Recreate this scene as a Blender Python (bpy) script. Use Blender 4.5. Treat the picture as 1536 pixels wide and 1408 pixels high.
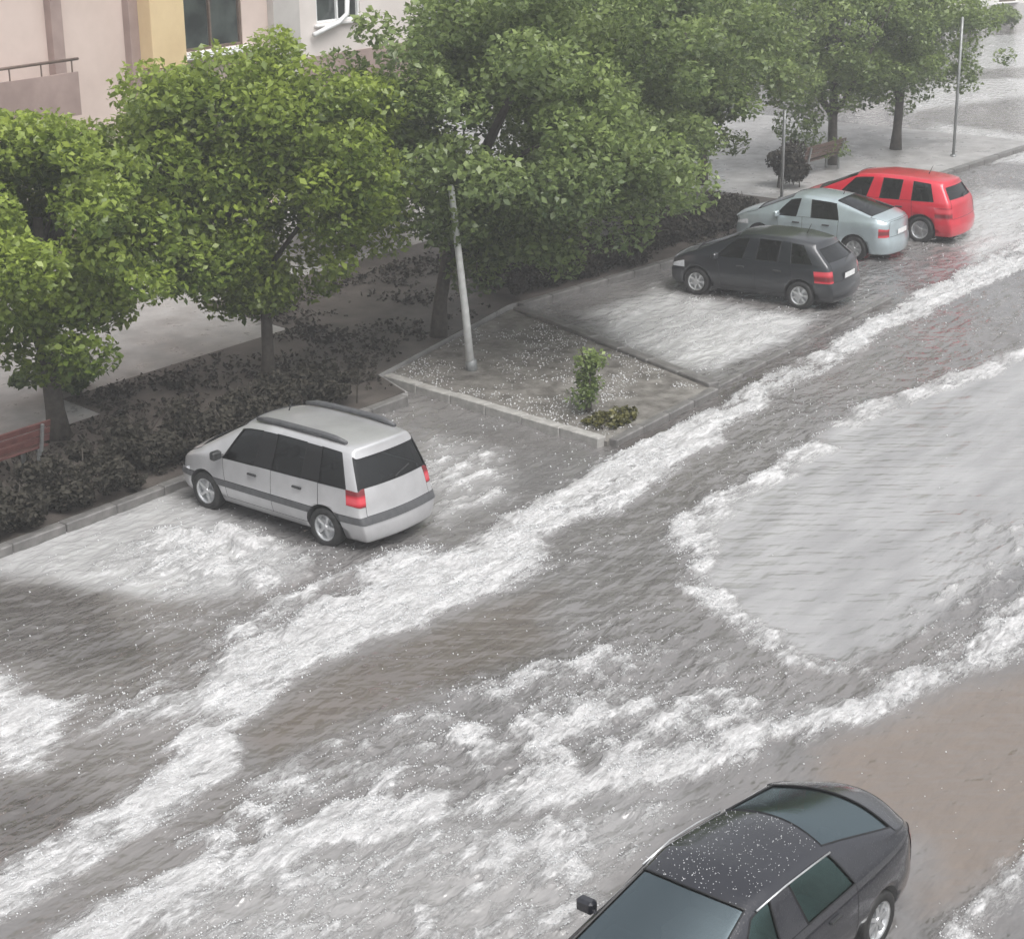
import bpy, bmesh, math, random
import numpy as np
from mathutils import Matrix, Vector

for _o in list(bpy.data.objects):
    bpy.data.objects.remove(_o, do_unlink=True)
scene = bpy.context.scene
C = scene.collection
R = math.radians

# ------------------------------------------------------------------ camera
# street axis = X (towards the far crossing), across the street = Y, metres
CAM_H, PITCH, YAW, ROLL = 10.465, 0.3403, 0.9182, -0.0111
cam_d = bpy.data.cameras.new('camera')
cam_d.sensor_fit = 'HORIZONTAL'; cam_d.sensor_width = 36.0
cam_d.lens = 36.0 * 2804.2 / 1536.0
cam_d.clip_start = 0.1; cam_d.clip_end = 2000.0
cam = bpy.data.objects.new('camera', cam_d); C.objects.link(cam)
fw = Vector((math.sin(YAW)*math.cos(PITCH), math.cos(YAW)*math.cos(PITCH), -math.sin(PITCH)))
rt = Vector((math.cos(YAW), -math.sin(YAW), 0.0)); up = rt.cross(fw)
r2 = rt*math.cos(ROLL) + up*math.sin(ROLL); u2 = up*math.cos(ROLL) - rt*math.sin(ROLL)
m = Matrix((r2, u2, -fw)).transposed().to_4x4(); m.translation = (0, 0, CAM_H)
cam.matrix_world = m
scene.camera = cam

# ------------------------------------------------------------------ rainy overcast sky and a very soft sun
SUN_EL, SUN_AZ = R(62), R(200)
w = bpy.data.worlds.new('World'); scene.world = w; w.use_nodes = True
nt = w.node_tree; nt.nodes.clear()
sky = nt.nodes.new('ShaderNodeTexSky'); sky.sky_type = 'NISHITA'; sky.sun_disc = False
sky.sun_elevation = SUN_EL; sky.sun_rotation = SUN_AZ
sky.air_density = 1.0; sky.dust_density = 6.0; sky.ozone_density = 1.0
hs = nt.nodes.new('ShaderNodeHueSaturation'); hs.inputs['Saturation'].default_value = 0.16
bg = nt.nodes.new('ShaderNodeBackground'); bg.inputs['Strength'].default_value = 0.15
wo = nt.nodes.new('ShaderNodeOutputWorld')
nt.links.new(sky.outputs[0], hs.inputs['Color']); nt.links.new(hs.outputs[0], bg.inputs[0]); nt.links.new(bg.outputs[0], wo.inputs[0])
sun_d = bpy.data.lights.new('sun', 'SUN'); sun_d.energy = 0.9; sun_d.angle = R(40); sun_d.color = (1.0, 0.97, 0.93)
sun = bpy.data.objects.new('sun', sun_d); C.objects.link(sun)
sd = Vector((math.sin(SUN_AZ)*math.cos(SUN_EL), math.cos(SUN_AZ)*math.cos(SUN_EL), math.sin(SUN_EL)))
sun.rotation_euler = sd.to_track_quat('Z', 'Y').to_euler()
vs = scene.view_settings
vs.view_transform = 'Standard'; vs.look = 'None'; vs.exposure = 0.56; vs.gamma = 1.0; vs.use_curve_mapping = False

# ------------------------------------------------------------------ helpers
def tag(o, label=None, cat=None, group=None, kind=None):
    if label: o['label'] = label
    if cat: o['category'] = cat
    if group: o['group'] = group
    if kind: o['kind'] = kind
    return o

def empty(name, loc=(0, 0, 0), rz=0.0):
    o = bpy.data.objects.new(name, None); C.objects.link(o)
    o.empty_display_size = 0.2
    o.location = loc; o.rotation_euler = (0, 0, rz)
    return o

class MB:
    def __init__(self): self.v = []; self.f = []
    def box(self, c, s, rz=0.0, rx=0.0, ry=0.0):
        M = Matrix.Rotation(rz, 3, 'Z') @ Matrix.Rotation(ry, 3, 'Y') @ Matrix.Rotation(rx, 3, 'X')
        n = len(self.v)
        for z in (-.5, .5):
            for (x, y) in ((-.5, -.5), (.5, -.5), (.5, .5), (-.5, .5)):
                p = M @ Vector((x*s[0], y*s[1], z*s[2])) + Vector(c); self.v.append(tuple(p))
        for q in ((3, 2, 1, 0), (4, 5, 6, 7), (0, 1, 5, 4), (1, 2, 6, 5), (2, 3, 7, 6), (3, 0, 4, 7)):
            self.f.append(tuple(n+i for i in q))
        return self
    def tube(self, pts, rad, k=8, cap=True):
        pts = [Vector(p) for p in pts]
        if not hasattr(rad, '__len__'): rad = [rad]*len(pts)
        n = len(self.v); prev = None
        for i, p in enumerate(pts):
            d = (pts[min(i+1, len(pts)-1)] - pts[max(i-1, 0)]).normalized()
            a = prev if prev else (Vector((0, 0, 1)) if abs(d.z) < .9 else Vector((1, 0, 0)))
            e1 = (a - d*a.dot(d)).normalized(); e2 = d.cross(e1); prev = e1
            for j in range(k):
                t = 2*math.pi*j/k
                self.v.append(tuple(p + (e1*math.cos(t) + e2*math.sin(t))*rad[i]))
        for i in range(len(pts)-1):
            for j in range(k):
                a = n+i*k+j; b = n+i*k+(j+1) % k
                self.f.append((a, b, b+k, a+k))
        if cap:
            self.f.append(tuple(n+j for j in range(k))[::-1])
            self.f.append(tuple(n+(len(pts)-1)*k+j for j in range(k)))
        return self
    def lathe(self, prof, axis='X', k=28, c=(0, 0, 0), closed=False):
        n = len(self.v); L = len(prof)
        for j in range(k):
            t = 2*math.pi*j/k
            for (r, h) in prof:
                if axis == 'X': p = (h, r*math.cos(t), r*math.sin(t))
                else: p = (r*math.cos(t), r*math.sin(t), h)
                self.v.append((p[0]+c[0], p[1]+c[1], p[2]+c[2]))
        for j in range(k):
            for i in range(L if closed else L-1):
                a = n+j*L+i; b = n+j*L+(i+1) % L
                a2 = n+((j+1) % k)*L+i; b2 = n+((j+1) % k)*L+(i+1) % L
                self.f.append((a, b, b2, a2))
        return self
    def build(self, name, mat, parent=None, smooth=False, bevel=0.0):
        me = bpy.data.meshes.new(name); me.from_pydata(self.v, [], self.f); me.validate(); me.update()
        bm = bmesh.new(); bm.from_mesh(me)
        bmesh.ops.recalc_face_normals(bm, faces=bm.faces)
        if bevel > 0:
            bmesh.ops.bevel(bm, geom=list(bm.edges), offset=bevel, segments=1, affect='EDGES', clamp_overlap=True)
        bm.to_mesh(me); bm.free()
        if smooth:
            for p in me.polygons: p.use_smooth = True
        me.materials.append(mat)
        o = bpy.data.objects.new(name, me); C.objects.link(o)
        if parent: o.parent = parent
        return o

def np_mesh(name, V, F, mat, parent=None, smooth=False, attrs=None):
    me = bpy.data.meshes.new(name)
    V = np.asarray(V, np.float32); F = np.asarray(F, np.int32)
    k = F.shape[1]
    me.vertices.add(len(V)); me.vertices.foreach_set('co', V.ravel())
    me.loops.add(F.size); me.loops.foreach_set('vertex_index', F.ravel())
    me.polygons.add(len(F)); me.polygons.foreach_set('loop_start', np.arange(0, F.size, k, dtype=np.int32))
    try: me.polygons.foreach_set('loop_total', np.full(len(F), k, np.int32))
    except Exception: pass
    if smooth: me.polygons.foreach_set('use_smooth', np.ones(len(F), bool))
    for an, av in (attrs or {}).items():
        a = me.attributes.new(an, 'FLOAT', 'POINT'); a.data.foreach_set('value', np.asarray(av, np.float32).ravel())
    me.update(calc_edges=True); me.validate()
    me.materials.append(mat)
    o = bpy.data.objects.new(name, me); C.objects.link(o)
    if parent: o.parent = parent
    return o

def copy_tree(o, parent=None):
    c = o.copy(); C.objects.link(c); c.parent = parent
    for ch in list(o.children): copy_tree(ch, c)
    return c

# ---- numpy noise
def _hash(ix, iy, seed):
    h = (ix.astype(np.int64)*374761393 + iy.astype(np.int64)*668265263 + seed*974634777) & 0xffffffff
    h = ((h ^ (h >> 13))*1274126177) & 0xffffffff
    return ((h ^ (h >> 16)) & 0xffff)/65535.0
def vnoise(x, y, seed=0):
    ix = np.floor(x); iy = np.floor(y); fx = x-ix; fy = y-iy
    fx = fx*fx*fx*(fx*(fx*6-15)+10); fy = fy*fy*fy*(fy*(fy*6-15)+10)
    a = _hash(ix, iy, seed); b = _hash(ix+1, iy, seed); c = _hash(ix, iy+1, seed); d = _hash(ix+1, iy+1, seed)
    return (a*(1-fx)+b*fx)*(1-fy) + (c*(1-fx)+d*fx)*fy
def fbm(x, y, seed=0, o=4, g=.5):
    s = np.zeros_like(x); a = 1.0; t = 0.0
    for i in range(o):
        ca, sa = math.cos(i*1.3), math.sin(i*1.3)
        s += a*vnoise((x*ca-y*sa)*2**i, (x*sa+y*ca)*2**i, seed+i*17); t += a; a *= g
    return s/t
def sstep(a, b, x):
    t = np.clip((x-a)/(b-a), 0, 1); return t*t*(3-2*t)

# ------------------------------------------------------------------ materials
def new_mat(name):
    m = bpy.data.materials.new(name); m.use_nodes = True
    n = m.node_tree.nodes; l = m.node_tree.links
    return m, n, l, n['Principled BSDF']
def ramp(n, l, src, stops):
    r = n.new('ShaderNodeValToRGB'); l.new(src, r.inputs[0])
    e = r.color_ramp.elements
    while len(e) < len(stops): e.new(.5)
    for i, (p, c) in enumerate(stops):
        e[i].position = p; e[i].color = (c[0], c[1], c[2], 1) if hasattr(c, '__len__') else (c, c, c, 1)
    return r
def noise(n, l, scale, detail=5, rough=.6, vec=None, dim='3D'):
    t = n.new('ShaderNodeTexNoise'); t.inputs['Scale'].default_value = scale
    t.inputs['Detail'].default_value = detail; t.inputs['Roughness'].default_value = rough
    if vec: l.new(vec, t.inputs['Vector'])
    return t
def surf(name, c1, c2, scale=3.0, rough=.6, bump=0.0, bscale=40, metallic=0.0, spec=.5, coat=0.0, coords='Object', rough2=None):
    m, n, l, b = new_mat(name)
    tc = n.new('ShaderNodeTexCoord')
    no = noise(n, l, scale, 6, .62, tc.outputs[coords])
    r = ramp(n, l, no.outputs['Fac'], [(.33, c1), (.68, c2)])
    l.new(r.outputs[0], b.inputs['Base Color'])
    b.inputs['Roughness'].default_value = rough; b.inputs['Metallic'].default_value = metallic
    b.inputs['Specular IOR Level'].default_value = spec
    b.inputs['Coat Weight'].default_value = coat; b.inputs['Coat Roughness'].default_value = .06
    if rough2 is not None:
        rr = n.new('ShaderNodeMapRange'); rr.inputs['From Min'].default_value = .35; rr.inputs['From Max'].default_value = .65
        rr.inputs['To Min'].default_value = rough; rr.inputs['To Max'].default_value = rough2
        n2 = noise(n, l, scale*1.7, 4, .6, tc.outputs[coords]); l.new(n2.outputs['Fac'], rr.inputs['Value'])
        l.new(rr.outputs[0], b.inputs['Roughness'])
    if bump > 0:
        nb = noise(n, l, bscale, 4, .6, tc.outputs[coords])
        bp = n.new('ShaderNodeBump'); bp.inputs['Strength'].default_value = bump; bp.inputs['Distance'].default_value = .02
        l.new(nb.outputs['Fac'], bp.inputs['Height']); l.new(bp.outputs[0], b.inputs['Normal'])
    return m
def car_paint(name, c, metallic=.55, rough=.32, drops=.25):
    m = surf(name, tuple(x*.88 for x in c), tuple(min(1, x*1.06) for x in c), 2.2, rough, 0, 1, metallic, .5, 1.0)
    n = m.node_tree.nodes; l = m.node_tree.links; b = n['Principled BSDF']
    tc = n.new('ShaderNodeTexCoord')
    nb = n.new('ShaderNodeTexVoronoi'); nb.inputs['Scale'].default_value = 34; l.new(tc.outputs['Object'], nb.inputs['Vector'])
    dr = n.new('ShaderNodeMapRange'); dr.inputs['From Min'].default_value = .12; dr.inputs['From Max'].default_value = .38
    dr.inputs['To Min'].default_value = 1.0; dr.inputs['To Max'].default_value = 0.0; l.new(nb.outputs['Distance'], dr.inputs['Value'])
    bp = n.new('ShaderNodeBump'); bp.inputs['Strength'].default_value = drops; bp.inputs['Distance'].default_value = .006
    l.new(dr.outputs[0], bp.inputs['Height']); l.new(bp.outputs[0], b.inputs['Coat Normal'])
    return m
def glass_mat(name, tint, ior=1.62, gc=(.95, .97, 1)):
    m = bpy.data.materials.new(name); m.use_nodes = True
    n = m.node_tree.nodes; l = m.node_tree.links; n.clear()
    out = n.new('ShaderNodeOutputMaterial'); mx = n.new('ShaderNodeMixShader')
    tr = n.new('ShaderNodeBsdfTransparent'); tr.inputs[0].default_value = (*tint, 1)
    gl = n.new('ShaderNodeBsdfGlossy'); gl.inputs['Roughness'].default_value = .09; gl.inputs[0].default_value = (*gc, 1)
    fr = n.new('ShaderNodeFresnel'); fr.inputs['IOR'].default_value = ior
    tc = n.new('ShaderNodeTexCoord'); nb = noise(n, l, 34, 3, .7, tc.outputs['Object'])
    bp = n.new('ShaderNodeBump'); bp.inputs['Strength'].default_value = .2; bp.inputs['Distance'].default_value = .005
    l.new(nb.outputs['Fac'], bp.inputs['Height']); l.new(bp.outputs[0], gl.inputs['Normal'])
    l.new(fr.outputs[0], mx.inputs[0]); l.new(tr.outputs[0], mx.inputs[1]); l.new(gl.outputs[0], mx.inputs[2]); l.new(mx.outputs[0], out.inputs[0])
    return m
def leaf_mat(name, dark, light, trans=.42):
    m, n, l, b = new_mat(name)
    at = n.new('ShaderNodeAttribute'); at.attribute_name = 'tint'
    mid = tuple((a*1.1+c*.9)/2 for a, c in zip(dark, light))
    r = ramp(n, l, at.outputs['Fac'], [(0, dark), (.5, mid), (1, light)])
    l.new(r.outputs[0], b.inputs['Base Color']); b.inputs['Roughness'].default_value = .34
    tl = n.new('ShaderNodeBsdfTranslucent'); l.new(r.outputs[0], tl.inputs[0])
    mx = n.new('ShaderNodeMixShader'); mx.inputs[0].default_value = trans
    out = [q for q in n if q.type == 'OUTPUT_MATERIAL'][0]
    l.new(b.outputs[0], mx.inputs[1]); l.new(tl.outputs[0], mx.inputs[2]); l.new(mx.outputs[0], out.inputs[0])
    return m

M = {}
M['asphalt'] = surf('wet_asphalt', (.035, .034, .034), (.07, .068, .066), 2.5, .22, .3, 60, rough2=.5)
M['paving'] = surf('wet_paving', (.24, .235, .23), (.40, .395, .39), 1.4, .25, .2, 45, rough2=.55)
M['soil'] = surf('muddy_soil', (.085, .078, .07), (.24, .228, .21), 2.6, .35, .6, 22, rough2=.7)
M['bed'] = surf('bed_soil_and_shade', (.045, .038, .034), (.11, .095, .085), 1.8, .55, .6, 25)  # hedge bed soil, its dark tone also painting in tree shade
M['kerb'] = surf('kerb_concrete', (.26, .252, .24), (.44, .43, .41), 5, .42, .3, 40)
M['kerb_dark'] = surf('kerb_concrete_dirty', (.10, .097, .094), (.20, .193, .187), 4, .42, .3, 40)
M['bark'] = surf('bark', (.035, .03, .025), (.09, .078, .065), 9, .75, .7, 30)
M['pale_pole'] = surf('pale_pole_paint', (.50, .51, .50), (.66, .67, .66), 6, .4)
M['grey_metal'] = surf('grey_metal', (.20, .21, .21), (.32, .33, .33), 8, .42, metallic=.4)
M['rubber'] = surf('tyre_rubber', (.012, .012, .012), (.03, .03, .03), 20, .55)
M['alloy'] = surf('wheel_alloy', (.50, .51, .52), (.68, .69, .70), 12, .3, metallic=.7)
M['black_plastic'] = surf('black_plastic', (.018, .019, .02), (.035, .036, .038), 10, .42)
M['grey_plastic'] = surf('grey_plastic', (.06, .062, .066), (.10, .102, .107), 10, .45)
M['lining'] = surf('car_lining', (.012, .012, .013), (.03, .03, .032), 5, .8)
M['seat'] = surf('seat_cloth', (.03, .032, .036), (.07, .073, .08), 9, .85)
M['red_lens'] = surf('red_lens', (.36, .006, .014), (.52, .015, .03), 12, .12, coat=1.0)
_n = M['red_lens'].node_tree.nodes; _l = M['red_lens'].node_tree.links
_tc = _n.new('ShaderNodeTexCoord'); _w = _n.new('ShaderNodeTexWave'); _w.bands_direction = 'Z'; _w.inputs['Scale'].default_value = 1.3; _w.inputs['Distortion'].default_value = .6
_l.new(_tc.outputs['Object'], _w.inputs['Vector'])
_r = ramp(_n, _l, _w.outputs['Fac'], [(.15, (.16, .003, .008)), (.6, (.50, .012, .03)), (.9, (.60, .06, .08))]); _l.new(_r.outputs[0], _n['Principled BSDF'].inputs['Base Color'])
M['clear_lens'] = surf('clear_lens', (.55, .57, .6), (.8, .82, .85), 14, .08, coat=1.0)
M['plate'] = surf('number_plate', (.70, .70, .70), (.82, .82, .82), 10, .35)
M['glass'] = glass_mat('car_glass', (.09, .12, .12), 1.6)
M['glass_teal'] = glass_mat('car_glass_teal', (.34, .62, .60), 1.95, (.60, .92, .88))
M['glass_film'] = glass_mat('car_glass_film', (.08, .14, .16), 2.9, (.74, .92, 1.0))
M['paint_silver'] = car_paint('paint_silver', (.53, .53, .54), .45)
M['paint_blue_silver'] = car_paint('paint_blue_silver', (.46, .54, .57), .5)
M['paint_black'] = car_paint('paint_black', (.016, .019, .024), .25, .28)
M['paint_navy'] = car_paint('paint_navy', (.014, .015, .022), .2, .16, .35)
M['paint_red'] = car_paint('paint_red', (.60, .012, .035), .15, .3)
M['gloss_black'] = surf('gloss_black', (.006, .006, .007), (.012, .012, .013), 10, .18)
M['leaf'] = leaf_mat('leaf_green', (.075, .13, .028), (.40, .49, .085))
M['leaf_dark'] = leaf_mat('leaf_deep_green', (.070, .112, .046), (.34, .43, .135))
M['leaf_brown'] = leaf_mat('leaf_brown', (.022, .021, .017), (.062, .056, .044), .15)
_b = M['leaf_brown'].node_tree.nodes['Principled BSDF']; _b.inputs['Roughness'].default_value = .75; _b.inputs['Specular IOR Level'].default_value = .2
M['leaf_olive'] = leaf_mat('leaf_olive', (.04, .045, .015), (.16, .15, .045), .2)
M['hail'] = surf('hail_ice', (.50, .51, .52), (.74, .75, .76), 30, .35)
M['wood_red'] = surf('bench_wood', (.085, .035, .032), (.155, .065, .058), 7, .45, .2, 40)
M['wood_brown'] = surf('bench_wood_brown', (.06, .035, .028), (.13, .08, .065), 7, .45, .2, 40)
M['wall_pink'] = surf('render_pink', (.55, .45, .405), (.65, .54, .49), .7, .8, .15, 60)
M['wall_pale'] = surf('render_pale', (.64, .59, .56), (.74, .69, .66), .7, .8, .15, 60)
M['wall_yellow'] = surf('render_yellow', (.62, .47, .27), (.72, .57, .34), .8, .8, .15, 60)
M['wall_brown'] = surf('render_brown', (.27, .20, .18), (.37, .28, .255), 1.2, .75, .15, 60)
M['wall_grey'] = surf('render_grey', (.42, .40, .385), (.52, .50, .48), 1.2, .75)
M['wall_white'] = surf('render_white', (.70, .69, .68), (.80, .79, .78), .6, .8)
M['frame_white'] = surf('frame_white', (.68, .69, .69), (.80, .81, .81), 5, .4)
M['frame_brown'] = surf('frame_brown', (.10, .07, .055), (.16, .115, .09), 5, .5)
M['roof_tile'] = surf('roof_tile', (.20, .09, .06), (.32, .15, .10), 4, .6, .4, 20)
def pane_mat():
    m, n, l, b = new_mat('house_pane')
    tc = n.new('ShaderNodeTexCoord'); no = noise(n, l, 1.6, 3, .5, tc.outputs['Object'])
    r = ramp(n, l, no.outputs['Fac'], [(.4, (.02, .025, .025)), (.65, (.07, .085, .08))]); l.new(r.outputs[0], b.inputs['Base Color'])
    b.inputs['Roughness'].default_value = .06; b.inputs['Specular IOR Level'].default_value = .6
    return m
M['pane'] = pane_mat()
M['curtain'] = surf('curtain', (.5, .5, .48), (.66, .66, .63), 6, .9)

# ------------------------------------------------------------------ ground and flood water
def sheet(name, pts, z, mat, thick=0.0, kind='structure'):
    mb = MB(); n = len(pts)
    mb.v = [(x, y, z) for x, y in pts]; mb.f = [tuple(range(n))]
    if thick:
        mb.v += [(x, y, z-thick) for x, y in pts]; mb.f.append(tuple(range(n, 2*n))[::-1])
        mb.f += [(i, (i+1) % n, n+(i+1) % n, n+i) for i in range(n)]
    o = mb.build(name, mat); tag(o, kind=kind); return o
sheet('ground', [(-400, -400), (900, -400), (900, 900), (-400, 900)], -.25, M['asphalt'])
sheet('pavement', [(2, 22.02), (25.6, 22.02), (26.15, 23.2), (31.9, 24.4), (38, 23.9), (58.4, 23.2), (58.4, 60), (2, 60)], .10, M['paving'], .32)
sheet('near_pavement', [(-30, -30), (90, -30), (90, 4.95), (-30, 4.95)], .10, M['paving'], .32)

# world outlines of the foam rafts, still pools and silty patches lying on the street
POLY={
 'foam_up':[(65.4,17.9),(46.2,18.0),(39.4,17.8),(34.8,17.3),(31.9,17.4),(28.7,17.3),(26.0,17.1),(23.5,16.8),(20.5,16.5),(19.1,16.7),(17.3,16.6),(15.5,16.5),(14.0,15.7),(13.2,15.1),(11.4,14.8),(10.0,14.8),(9.4,14.0),(10.4,13.9),(11.7,14.0),(13.0,14.2),(14.1,14.9),(16.1,15.3),(17.9,15.2),(19.4,14.9),(20.4,15.0),(21.4,15.6),(23.1,15.2),(25.0,15.7),(27.6,16.1),(30.6,16.4),(32.9,16.5),(37.2,16.8),(42.7,16.6),(59.9,16.3)],
 'spray':[(20.4,17.2),(18.3,17.9),(15.8,17.5),(14.0,17.0),(13.0,16.2),(14.3,15.6),(16.7,15.8),(19.3,16.1)],
 'foam_low':[(29.4,7.4),(23.4,8.6),(20.9,9.1),(18.9,9.5),(17.4,10.0),(15.9,10.9),(14.7,11.9),(13.5,12.7),(12.1,13.1),(11.0,13.4),(10.0,13.4),(9.6,13.2),(10.0,12.6),(10.7,12.6),(11.9,12.4),(13.4,11.8),(14.6,10.9),(15.9,10.0),(17.7,9.3),(19.8,8.7),(22.1,8.1),(27.8,6.9)],
 'patchy':[(13.5,14.1),(15.2,13.8),(16.4,13.3),(17.4,13.4),(19.3,13.2),(19.5,12.1),(19.1,10.8),(19.5,9.7),(21.3,9.3),(23.9,8.8),(30.2,7.6),(28.8,7.2),(22.8,8.3),(20.6,8.9),(17.2,9.9),(14.4,11.7),(11.9,12.9),(11.8,13.7)],
 'speckle':[(9.6,13.1),(10.8,12.7),(11.9,12.4),(13.6,11.8),(14.8,10.6),(15.8,9.9),(15.2,9.5),(14.1,9.4),(12.7,8.9)],
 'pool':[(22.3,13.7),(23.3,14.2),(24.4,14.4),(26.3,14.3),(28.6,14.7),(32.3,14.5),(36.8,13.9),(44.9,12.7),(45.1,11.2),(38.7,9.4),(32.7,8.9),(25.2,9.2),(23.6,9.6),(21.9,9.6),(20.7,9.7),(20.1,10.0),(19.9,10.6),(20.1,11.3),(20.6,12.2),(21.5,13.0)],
 'poolspeck':[(23.3,10.5),(25.9,11.0),(27.0,9.9),(23.5,8.5),(21.3,9.3),(20.2,10.0)],
 'brown':[(17.5,9.0),(19.6,8.7),(22.0,8.0),(27.5,6.8),(22.9,5.5),(17.0,6.0),(15.4,6.4),(16.6,7.4),(16.8,8.6)],
 'brown2':[(13.9,14.7),(16.0,15.2),(17.9,15.0),(20.0,14.6),(18.4,13.3),(16.6,13.4),(15.3,13.9),(13.6,14.1)],
 'leftwhite':[(13.3,19.0),(13.5,18.0),(13.6,17.1),(12.7,16.4),(12.0,16.1),(11.4,16.5)],
 'leftdark':[(15.1,21.4),(15.9,19.9),(15.2,17.7),(14.5,17.3),(13.9,17.9),(13.5,19.3)],
 'leftdark2':[(11.3,16.4),(12.1,15.8),(12.2,14.9),(11.3,14.6),(10.0,14.8)],
 'leftpale':[(15.4,21.8),(16.9,22.1),(19.4,21.9),(19.1,20.4),(18.7,18.2),(17.8,17.7),(16.2,18.5),(15.7,20.2)],
 'vanfoam':[(16.5,20.3),(17.9,20.7),(18.7,20.0),(19.0,18.5),(18.1,17.7),(16.5,18.2)],
 'bayfoam':[(24.4,20.6),(24.1,18.5),(22.6,17.1),(20.9,17.0),(20.8,17.6)],
 'baypale':[(31.6,19.6),(34.3,19.9),(35.6,18.5),(33.2,18.2),(30.7,18.3)],
 'baypale2':[(32.4,23.0),(35.6,22.7),(34.9,18.5),(30.2,18.2),(30.6,20.1)],
 'farpale':[(46.1,20.4),(50.8,21.7),(51.0,19.6),(46.0,17.6),(41.4,17.9)],
 'nearkerb':[(22.9,5.5),(17.5,6.2),(16.3,6.4),(14.7,6.4),(15.0,6.0),(16.7,5.9),(21.9,5.2)],
 'far1':[(53.9,26.0),(55.0,21.2),(60.2,23.3),(60.6,27.8)],
 'far2':[(62.0,29.7),(69.6,27.1),(74.5,29.1),(69.3,32.5)],
 'far3':[(73.8,32.8),(76.9,30.0),(89.7,35.2),(85.2,37.0)],
}
LINE={
 'poolrim':[(44.6,12.6),(35.5,13.6),(31.9,14.3),(29.2,14.5),(28.3,14.5),(26.1,14.2),(24.3,14.3),(23.2,14.1),(22.2,13.6),(21.3,12.9),(20.5,12.1),(20.1,11.3),(19.9,10.5),(20.1,10.0)],
 'kerbdark':[(25.7,17.1),(28.7,17.3),(34.4,17.7),(37.4,18.0)],
}

def water_mat():
    m, n, l, b = new_mat('flood_water')
    def at(k):
        a = n.new('ShaderNodeAttribute'); a.attribute_name = k; return a.outputs['Fac']
    def math_(op, a, b_=None, clamp=False):
        q = n.new('ShaderNodeMath'); q.operation = op; q.use_clamp = clamp
        for i, v in enumerate((a, b_)):
            if v is None: continue
            if isinstance(v, (int, float)): q.inputs[i].default_value = v
            else: l.new(v, q.inputs[i])
        return q.outputs[0]
    tc = n.new('ShaderNodeTexCoord')
    mp = n.new('ShaderNodeMapping'); mp.inputs['Scale'].default_value = (.42, 1.3, 1); l.new(tc.outputs['Object'], mp.inputs['Vector'])
    n1 = noise(n, l, 4.5, 7, .68, mp.outputs[0]); n2 = noise(n, l, 15, 6, .75, mp.outputs[0])
    br = math_('ADD', math_('MULTIPLY', math_('SUBTRACT', n1.outputs['Fac'], .5), 1.7), math_('MULTIPLY', math_('SUBTRACT', n2.outputs['Fac'], .5), 1.35))
    # foam: attribute broken up by the noise
    fo = math_('ADD', at('foam'), math_('MULTIPLY', br, .60))
    mr = n.new('ShaderNodeMapRange'); mr.interpolation_type = 'SMOOTHSTEP'
    mr.inputs['From Min'].default_value = .25; mr.inputs['From Max'].default_value = .76; l.new(fo, mr.inputs['Value'])
    foam = mr.outputs[0]
    # silty water colour, with the pool's pale sky reflection painted in
    def mix(fac, a, c):
        q = n.new('ShaderNodeMix'); q.data_type = 'RGBA'; l.new(fac, q.inputs['Factor'])
        for i, v in ((6, a), (7, c)):
            if isinstance(v, tuple): q.inputs[i].default_value = (*v, 1)
            else: l.new(v, q.inputs[i])
        return q.outputs[2]
    big = noise(n, l, .5, 4, .6, tc.outputs['Object'])
    base = ramp(n, l, big.outputs['Fac'], [(.35, (.066, .063, .063)), (.65, (.120, .116, .116))])
    c1 = mix(at('mud'), base.outputs[0], (.150, .119, .096))
    c2 = mix(at('silt_sheen'), c1, (.50, .50, .50))
    fcol = ramp(n, l, math_('ADD', math_('MULTIPLY', n2.outputs['Fac'], .6), math_('MULTIPLY', n1.outputs['Fac'], .4)), [(.36, (.27, .268, .27)), (.50, (.50, .497, .50)), (.64, (.76, .757, .76))])
    c3 = mix(foam, c2, fcol.outputs[0])
    l.new(c3, b.inputs['Base Color'])
    b.inputs['IOR'].default_value = 1.85
    ro = math_('ADD', math_('MULTIPLY', foam, .5), .045)
    l.new(ro, b.inputs['Roughness'])
    # flow chop and wind ripples
    mp3 = n.new('ShaderNodeMapping'); mp3.inputs['Scale'].default_value = (.8, 2.0, 1); l.new(tc.outputs['Object'], mp3.inputs['Vector'])
    n3 = noise(n, l, 3.4, 2.5, .5, mp3.outputs[0])
    mp4 = n.new('ShaderNodeMapping'); mp4.inputs['Rotation'].default_value = (0, 0, .92); l.new(tc.outputs['Object'], mp4.inputs['Vector'])
    mp5 = n.new('ShaderNodeMapping'); mp5.inputs['Scale'].default_value = (.22, 1.0, 1); l.new(mp4.outputs[0], mp5.inputs['Vector'])
    n5 = noise(n, l, 4.2, 2.0, .5, mp5.outputs[0])
    hgt = math_('ADD', math_('MULTIPLY', n3.outputs['Fac'], math_('ADD', math_('MULTIPLY', at('rough'), 1.3), .1)), math_('ADD', math_('MULTIPLY', n5.outputs['Fac'], .55), math_('MULTIPLY', n2.outputs['Fac'], math_('MULTIPLY', foam, .55))))
    bp = n.new('ShaderNodeBump'); bp.inputs['Distance'].default_value = .085
    rg = math_('ADD', math_('MULTIPLY', at('rough'), .3), .7)
    l.new(rg, bp.inputs['Strength']); l.new(hgt, bp.inputs['Height']); l.new(bp.outputs[0], b.inputs['Normal'])
    return m
M['water'] = water_mat()

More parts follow.
